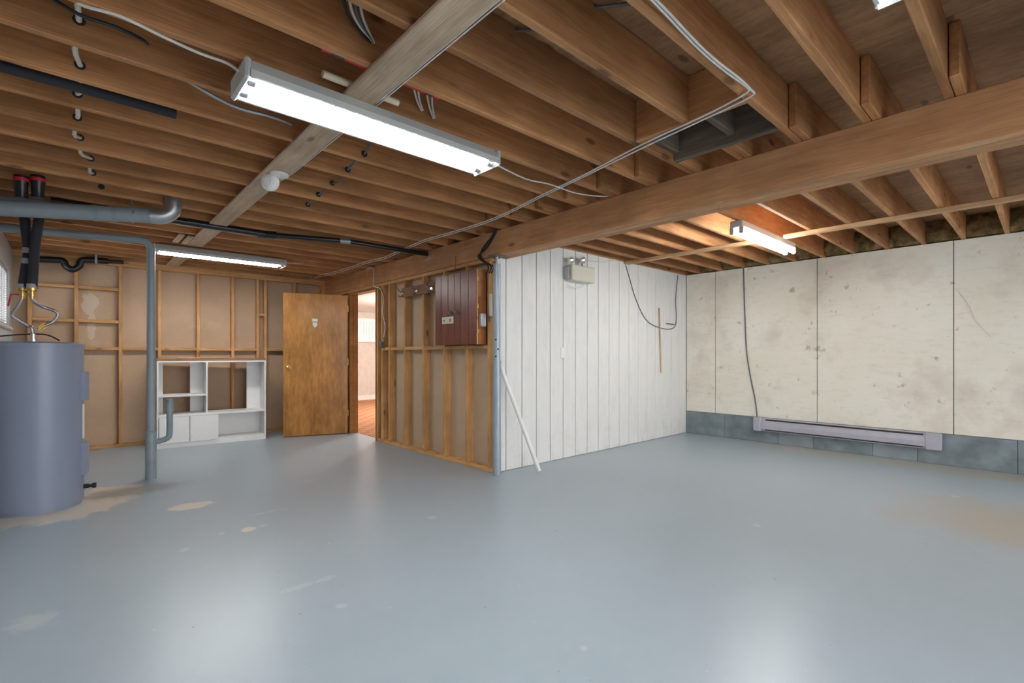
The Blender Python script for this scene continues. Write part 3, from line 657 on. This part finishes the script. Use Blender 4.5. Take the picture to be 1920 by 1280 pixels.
c0 = PX(920.5, 572, XS - .005); tag(MB().bbox(XS - .012, XS, c0.y - .02, c0.y + .02, c0.z - .11, c0.z + .11, bev=.003).build('switch_plate', 'whitep'), 'long white cover plate on the end stud beside the steel post', 'switch plate')
hr = empty('hook_rail', PX(780, 550, XS), label='brown board with three coat hooks on the stud wall', cat='hook rail')
ya, yb_ = PX(753, 550, XS - .02).y, PX(816, 545, XS - .02).y
MB().bbox(XS - .02, XS, yb_ - .1, ya, 1.865, 1.975, bev=.003).build('rail_board', 'hookboard', hr)
for px in (755, 781, 809):
    c = PX(px, 548, XS - .02); y = c.y
    hk = MB().tube([(XS - .02, y, 1.93), (XS - .05, y, 1.93), (XS - .085, y, 1.955), (XS - .095, y, 1.985)], .006, 8, smooth_path=3)
    hk.tube([(XS - .022, y, 1.90), (XS - .04, y, 1.875), (XS - .065, y, 1.865), (XS - .075, y, 1.89)], .006, 8, smooth_path=3); hk.build('coat_hook', 'greycable', hr)
    MB().lathe((XS - .0205, y, 1.905), (-1, 0, 0), [(0, .022), (.004, .022)], 16).build('hook_plate', 'chrome', hr)
# steel jack post
px_, py_ = 3.032, 3.565
sp = empty('steel_post', (px_, py_, 0), label='blue-grey steel jack post under the beam at the wall corner', cat='post')
MB().lathe((px_, py_, 0), (0, 0, 1), [(0, .04), (1.08, .04)], 24).build('lower_tube', 'post', sp)
MB().lathe((px_, py_, 1.08), (0, 0, 1), [(0, .044), (.02, .044)], 24).build('collar', 'post', sp)
MB().lathe((px_, py_, 1.10), (0, 0, 1), [(0, .035), (.93, .035)], 24).build('upper_tube', 'post', sp)
MB().lathe((px_, py_, 2.03), (0, 0, 1), [(0, .014), (.07, .014)], 14).build('screw', 'galv', sp)
MB().bbox(px_ - .075, px_ + .075, py_ - .06, py_ + .06, 2.098, 2.11, bev=.002).build('top_plate', 'greycable', sp)
for z, yy in ((1.30, -.5), (1.21, .75), (1.14, -.5)):
    d = Vector((-math.sin(YAW) - yy * .5 * math.cos(YAW) * -1, -math.cos(YAW) + yy * .5 * math.sin(YAW) * -1, 0)).normalized()
    MB().lathe(Vector((px_, py_, z)) + d * .0345, d, [(0, .009), (.0016, .009)], 12).build('pin_hole', 'black', sp)
a = PZ(1011, 887, 0); b_ = Vector((3.098, 3.588, 1.05)); a.z = .022
tag(MB().tube([a, b_], .021, 14).build('plastic_pipe', 'whitep'), 'white plastic pipe leaning against the steel post', 'pipe')
# loose cables on beam and cabinet
def path(pts, x): return [PX(q[0], q[1], x) for q in pts]
lc = empty('cable_bundle', PX(915, 460, 3.0), label='bundle of black cables drooping from the beam into the cabinet', cat='cable')
for o in (0, 5, 9):
    MB().tube(path([(932 - o * .3, 428), (925 - o * .5, 445), (908 - o * .8 + 4, 465), (896 + o * .6, 480), (905 + o * .5, 490), (916 + o, 500), (912 + o, 512)], 3.005), .006, 8, smooth_path=5).build('cable', 'black', lc)
tag(MB().tube(path([(854.5, 480), (853.5, 507)], 3.0), .004, 8).build('riser_cable', 'hookboard'), 'thin brown cable rising from the cabinet top to the beam', 'cable')
dc = empty('switch_cable', PX(717, 644, 3.0), label='grey cable running down the door stud to a black box', cat='cable')
MB().tube(path([(688, 503), (699, 503), (701, 520), (701, 536), (713, 541), (719, 560), (717, 585), (722, 610), (718, 640)], 3.012), .006, 8, smooth_path=4).build('cable', 'cable', dc)
MB().tube(path([(714, 541), (722, 560), (722, 590), (719, 640)], 3.012), .005, 8, smooth_path=4).build('cable', 'greycable', dc)
c = PX(717, 645, 3.02); MB().bbox(2.99, 3.04, c.y - .03, c.y + .03, c.z - .05, c.z + .04, bev=.006).build('switch_box', 'greycable', dc)

# ---------------------------------------------------------------- things on the panelled wall
def W(px, py, y=YP): return PY(px, py, y)
el = empty('emergency_light', W(1080, 530), label='beige emergency light box with two lamp heads on the plank wall', cat='emergency light')
a, b_ = W(1060, 497, YP - .0), W(1103, 533, YP - .0)
MB().bbox(a.x, b_.x, YP - .10, YP, b_.z, a.z, bev=.008).build('battery_box', 'beige', el)
for px in (1070, 1092):
    c = W(px, 487, YP - .05); hd = MB().lathe(c + Vector((0, .02, 0)), (-.35, -1, -.25), [(0, .018), (.02, .032), (.05, .042), (.055, .040)], 18).build('lamp_head', 'beige', el)
    n_ = Vector((-.35, -1, -.25)).normalized(); MB().lathe(c + Vector((0, .02, 0)) + n_ * .052, n_, [(0, .036), (.006, .03)], 18).build('lens', 'chrome', hd)
    MB().tube([c + Vector((0, .02, -.005)), Vector((c.x, YP - .05, a.z))], .008, 8).build('swivel', 'galv', el)
c = W(1058, 510, YP - .02); MB().bbox(a.x - .03, a.x, YP - .07, YP, a.z - .16, a.z - .02, bev=.006).build('connection_box', 'galv', el)
MB().tube([W(1064, 533, YP - .04), W(1075, 539, YP - .04), W(1090, 538, YP - .04), W(1094, 533, YP - .04)], .005, 8, smooth_path=4).build('cord', 'cable', el)
tag(MB().tube([W(1103, 488, YP - .012), W(1130, 491, YP - .012), W(1150, 488, YP - .012)], .005, 8, smooth_path=4).build('electric_cable', 'cable'), 'short pale cord running right from the emergency light', 'cable')
c = W(1055, 661); tag(MB().bbox(c.x - .035, c.x + .035, YP - .008, YP, c.z - .06, c.z + .06, bev=.003).build('wall_switch', 'whitep'), 'white switch plate at mid height on the plank wall', 'switch')
tag(MB().tube([W(1173, 497, YP - .006), W(1180, 520, YP - .006), W(1192, 560, YP - .006), W(1212, 600, YP - .006), W(1240, 615, YP - .006), W(1262, 615, YP - .006), W(1268, 600, YP - .006), W(1267, 560, YP - .006), W(1271, 516, YP - .006)], .006, 8, smooth_path=6).build('hanging_cable', 'greycable'), 'dark cable drooping in a loop across the plank wall', 'cable')
a, b_ = W(1236, 577, YP - .012), W(1240, 699, YP - .012); tag(lumber('wooden_stick', a, b_, .024, .012, 'strap', None, up=(0, 1, 0)), 'thin vertical wooden stick fixed to the plank wall', 'slat')
hk = empty('wall_hook', W(1256, 607), label='small dark metal hook on the plank wall near the corner', cat='hook')
MB().tube([W(1249, 606, YP - .005), W(1256, 607, YP - .03), W(1264, 608, YP - .03)], .006, 8).build('hook_bar', 'black', hk)
# ---------------------------------------------------------------- right wall things
bh = empty('baseboard_heater', (XR - .05, 1.7, .15), label='long lilac-grey baseboard heater low on the right wall', cat='heater')
hy0, hy1 = .75, 2.637
m = MB(); prof = [(XR - .012, .155), (XR - .06, .155), (XR - .078, .185), (XR - .078, .235), (XR - .065, .285), (XR - .06, .30), (XR - .012, .325)]
n = len(prof); m.add([(x, y, z) for y in (hy0, hy1) for x, z in prof], [(i, (i + 1) % n, n + (i + 1) % n, n + i) for i in range(n)] + [tuple(range(n)), tuple(range(2 * n - 1, n - 1, -1))])
m.build('casing', 'steelheater', bh)
B('top_slot', 'dark', bh, XR - .066, XR - .03, hy0 + .15, hy1 - .15, .296, .312)
B('bottom_slot', 'dark', bh, XR - .080, XR - .05, hy0 + .15, hy1 - .15, .170, .182)
B('end_cover', 'steelheater', bh, XR - .084, XR - .011, hy0 - .004, hy0 + .13, .150, .328, bev=.008)
B('end_cover', 'steelheater', bh, XR - .084, XR - .011, hy1 - .09, hy1 + .004, .150, .328, bev=.008)
def RW(px, py): return PX(px, py, XR - .008)
tag(MB().tube([RW(1394, 497), RW(1395, 540), RW(1397, 600), RW(1400, 660), RW(1408, 710), RW(1416, 750), RW(1420, 784)], .008, 8, smooth_path=5).build('heater_cable', 'greycable'), 'grey cable running down the right wall to the heater', 'cable')
tag(MB().tube([RW(1795, 545), RW(1815, 570), RW(1828, 600), RW(1852, 625), RW(1857, 632)], .003, 6, smooth_path=4).build('wall_string', 'cable'), 'thin pale string stuck on the right wall panel', 'string')

# ---------------------------------------------------------------- ceiling clutter
sd_ = empty('smoke_detector', PZ(522, 330, J - .02), label='round white smoke detector hanging open from the flat board', cat='smoke detector')
c = PZ(524, 326, J - .02); c.x = min(max(c.x, .95), 1.03); MB().lathe(c, (0, 0, -1), [(0, .055), (.012, .055), (.016, .048)], 28).build('base_plate', 'whitep', sd_)
c2 = PZ(507, 341, 2.285); ax = Vector((-.75, -.60, -.15)).normalized()
MB().lathe(c2 - ax * .01, ax, [(0, .058), (.02, .060), (.032, .050), (.034, .030), (.038, .028), (.039, 0)], 28).build('detector_body', 'whitep', sd_)
MB().tube([c + Vector((0, 0, -.012)), c2 - ax * .01], .006, 6).build('hinge', 'whitep', sd_)
ww = empty('wire_pair', PZ(1000, 365, J), label='pair of white wires stapled diagonally under the joists', cat='wire')
wpts = [(1190, -20), (1222, 0), (1300, 82), (1340, 118), (1375, 145), (1400, 163), (1398, 175), (1330, 212), (1205, 270), (1100, 325), (1010, 368), (935, 405), (870, 428), (800, 448), (770, 460), (720, 482), (690, 489), (640, 506), (600, 516), (584, 524)]
for k_, (ox, oy) in enumerate(((0, 0), (9, 6))):
    pts = []
    for i, (x, y) in enumerate(wpts):
        f = 1 if i < 9 else .5
        p = PZ(x + ox * f * (1 if i < 7 else .2), y + oy * f * (0 if i < 5 else 1), J - .006); pts.append(p)
    pts.append(pts[-1] + Vector((0, .05, .08)))
    MB().tube(pts, .0045, 8, smooth_path=3).build('wire', 'wirew', ww)
bw = empty('wire_pair', PZ(720, 180, J), label='pair of thin wires running along the edge of the flat board', cat='wire')
for o in (0, .012):
    MB().tube([(1.062 + o, -.5, J - .006), (1.06 + o, 1.2, J - .006), (1.064 + o, 2.05, J - .006), (1.058 + o, 3.3, J - .006), (1.03 + o, 3.44, J - .022)], .003, 6).build('wire', 'wirew', bw)
fc = PZ(442, 122, 2.30)
tag(MB().tube([PZ(130, -5, J + .02), PZ(160, 12, J - .004), PZ(225, 30, J - .004), PZ(300, 66, J - .004), PZ(370, 98, J - .004), PZ(425, 118, J - .01), (.5, 2.2, 2.30)], .006, 8, smooth_path=4).build('light_cable', 'cable'), 'cream cable feeding the nearest fluorescent light', 'cable')
tag(MB().tube([PZ(95, -5, J + .03), PZ(150, 28, J - .003), PZ(215, 50, J + .0), PZ(262, 72, J + .01), PZ(276, 82, J + .03)], .007, 8, smooth_path=4).build('black_cable', 'black'), 'loose black cable hanging below the joists at upper left', 'cable')
tag(MB().tube([PZ(350, 150, J + .03), PZ(400, 180, J - .01), PZ(450, 203, J - .015), PZ(505, 217, J - .01), PZ(546, 232, J + .02)], .009, 8, smooth_path=4).build('armoured_cable', 'galv'), 'grey armoured cable sagging behind the nearest light', 'cable')
tag(MB().tube([(1.82, 2.22, 2.30), PZ(985, 335, J - .01), PZ(1030, 345, J - .006), PZ(1080, 362, J - .006), PZ(1128, 368, J - .004), PZ(1150, 366, J + .03)], .005, 8, smooth_path=4).build('light_cable', 'cable'), 'cream cable leaving the nearest light towards the beam', 'cable')
tag(MB().tube([(1.95, 6.36, 2.30), PZ(560, 494, J - .006), PZ(570, 492, J + .02)], .006, 8, smooth_path=4).build('light_cable', 'cable'), 'short cream cable at the end of the far light', 'cable')
# cables threaded through the joists
def thread(name, label, pix, mat, r_):
    pts = []
    for i, (px, py, kk) in enumerate(pix):
        p = PY(px, py, KL + STEP * kk - .02); p.z = min(max(p.z, J + .04), J + .2); pts.append(p)
        if i < len(pix) - 1:
            q = PY(px, py, KL + STEP * kk + .05); pts.append(Vector((p.x, KL + STEP * kk + .03, p.z)))
            pts.append(Vector((p.x + random.uniform(-.02, .02), KL + STEP * (kk + .5), p.z - .035)))
    pts.insert(0, pts[0] + Vector((-.01, -.16, .05)))
    tag(MB().tube(pts, r_, 8, smooth_path=3).build(name, mat), label, 'cable')
thread('house_cable', 'white cable threaded through holes in the left joists', [(148, 38, 7), (150, 122, 8), (145, 176, 9), (145, 220, 10), (150, 258, 11), (170, 297, 12), (174, 324, 13)], 'cable', .010)
thread('house_cable', 'grey cable threaded through the joists behind the nearest light', [(683, 320, 8), (652, 345, 9), (623, 362, 10), (597, 383, 11), (577, 401, 12)], 'greycable', .007)
cb = empty('cable_loop', PZ(680, 60, 2.45), label='loop of black and white cables hanging in a joist bay at top centre', cat='cable')
yk = KL + 5 * STEP - .02
for i, (o, mt) in enumerate(((0, 'black'), (6, 'cable'), (11, 'greycable'), (17, 'cable'))):
    MB().tube([PY(638 + o * 2.2, -30, yk - .12), PY(650 + o * 1.6, 20, yk - .07), PY(672 + o, 55, yk - .03), PY(695 + o * .3, 78, yk - .01), PY(700, 80, yk + .03)], .006, 8, smooth_path=4).build('cable', mt, cb)
cd = empty('cable_drop', PZ(800, 195, J), label='two short cable drops behind the striped stick', cat='cable')
for (a, b_) in (((776, 165), (790, 208)), ((784, 168), (793, 207)), ((800, 172), (812, 222)), ((810, 175), (815, 222))):
    yk2 = KL + 6 * STEP - .02
    MB().tube([PY(*a, yk2 - .10), PY((a[0] + b_[0]) / 2 - 2, (a[1] + b_[1]) / 2, yk2 - .05), PY(*b_, yk2 - .005)], .005, 8, smooth_path=4).build('cable', 'cable', cd)
# striped stick and dowel lying on the flat board
a, b_ = PZ(603, 88, J + .012), PZ(823, 183, J + .012); b_.y = a.y
ss_ = empty('striped_stick', a.lerp(b_, .5), label='red and dark blue striped stick resting across the flat board', cat='stick')
cuts = [0, .07, .17, .50, .86, .93, 1.0]; cols = ['red', 'navy', 'red', 'red', 'navy', 'red']
for i in range(6):
    lumber('stripe', a.lerp(b_, cuts[i]), a.lerp(b_, cuts[i + 1]), .02, .02, cols[i], ss_, bev=.001)
a, b_ = PZ(605, 138, J + .018), PZ(750, 190, J + .018); b_.y = a.y
tag(MB().tube([a, b_], .016, 12).build('wooden_dowel', 'dowel'), 'pale round dowel resting across the flat board', 'dowel')
# cables stapled to the subfloor in the right-hand bays
for (pts, lab) in (([(1092, 22), (1110, 16), (1150, 10), (1215, 3)], 'dark cable under the plywood beside the white wires'), ([(922, 66), (960, 58), (1000, 56), (1025, 46)], 'dark cable under the plywood above the nearest light')):
    tag(MB().tube([PZ(x, y, ZS - .02) for x, y in pts], .007, 8, smooth_path=4).build('ceiling_cable', 'greycable'), lab, 'cable')
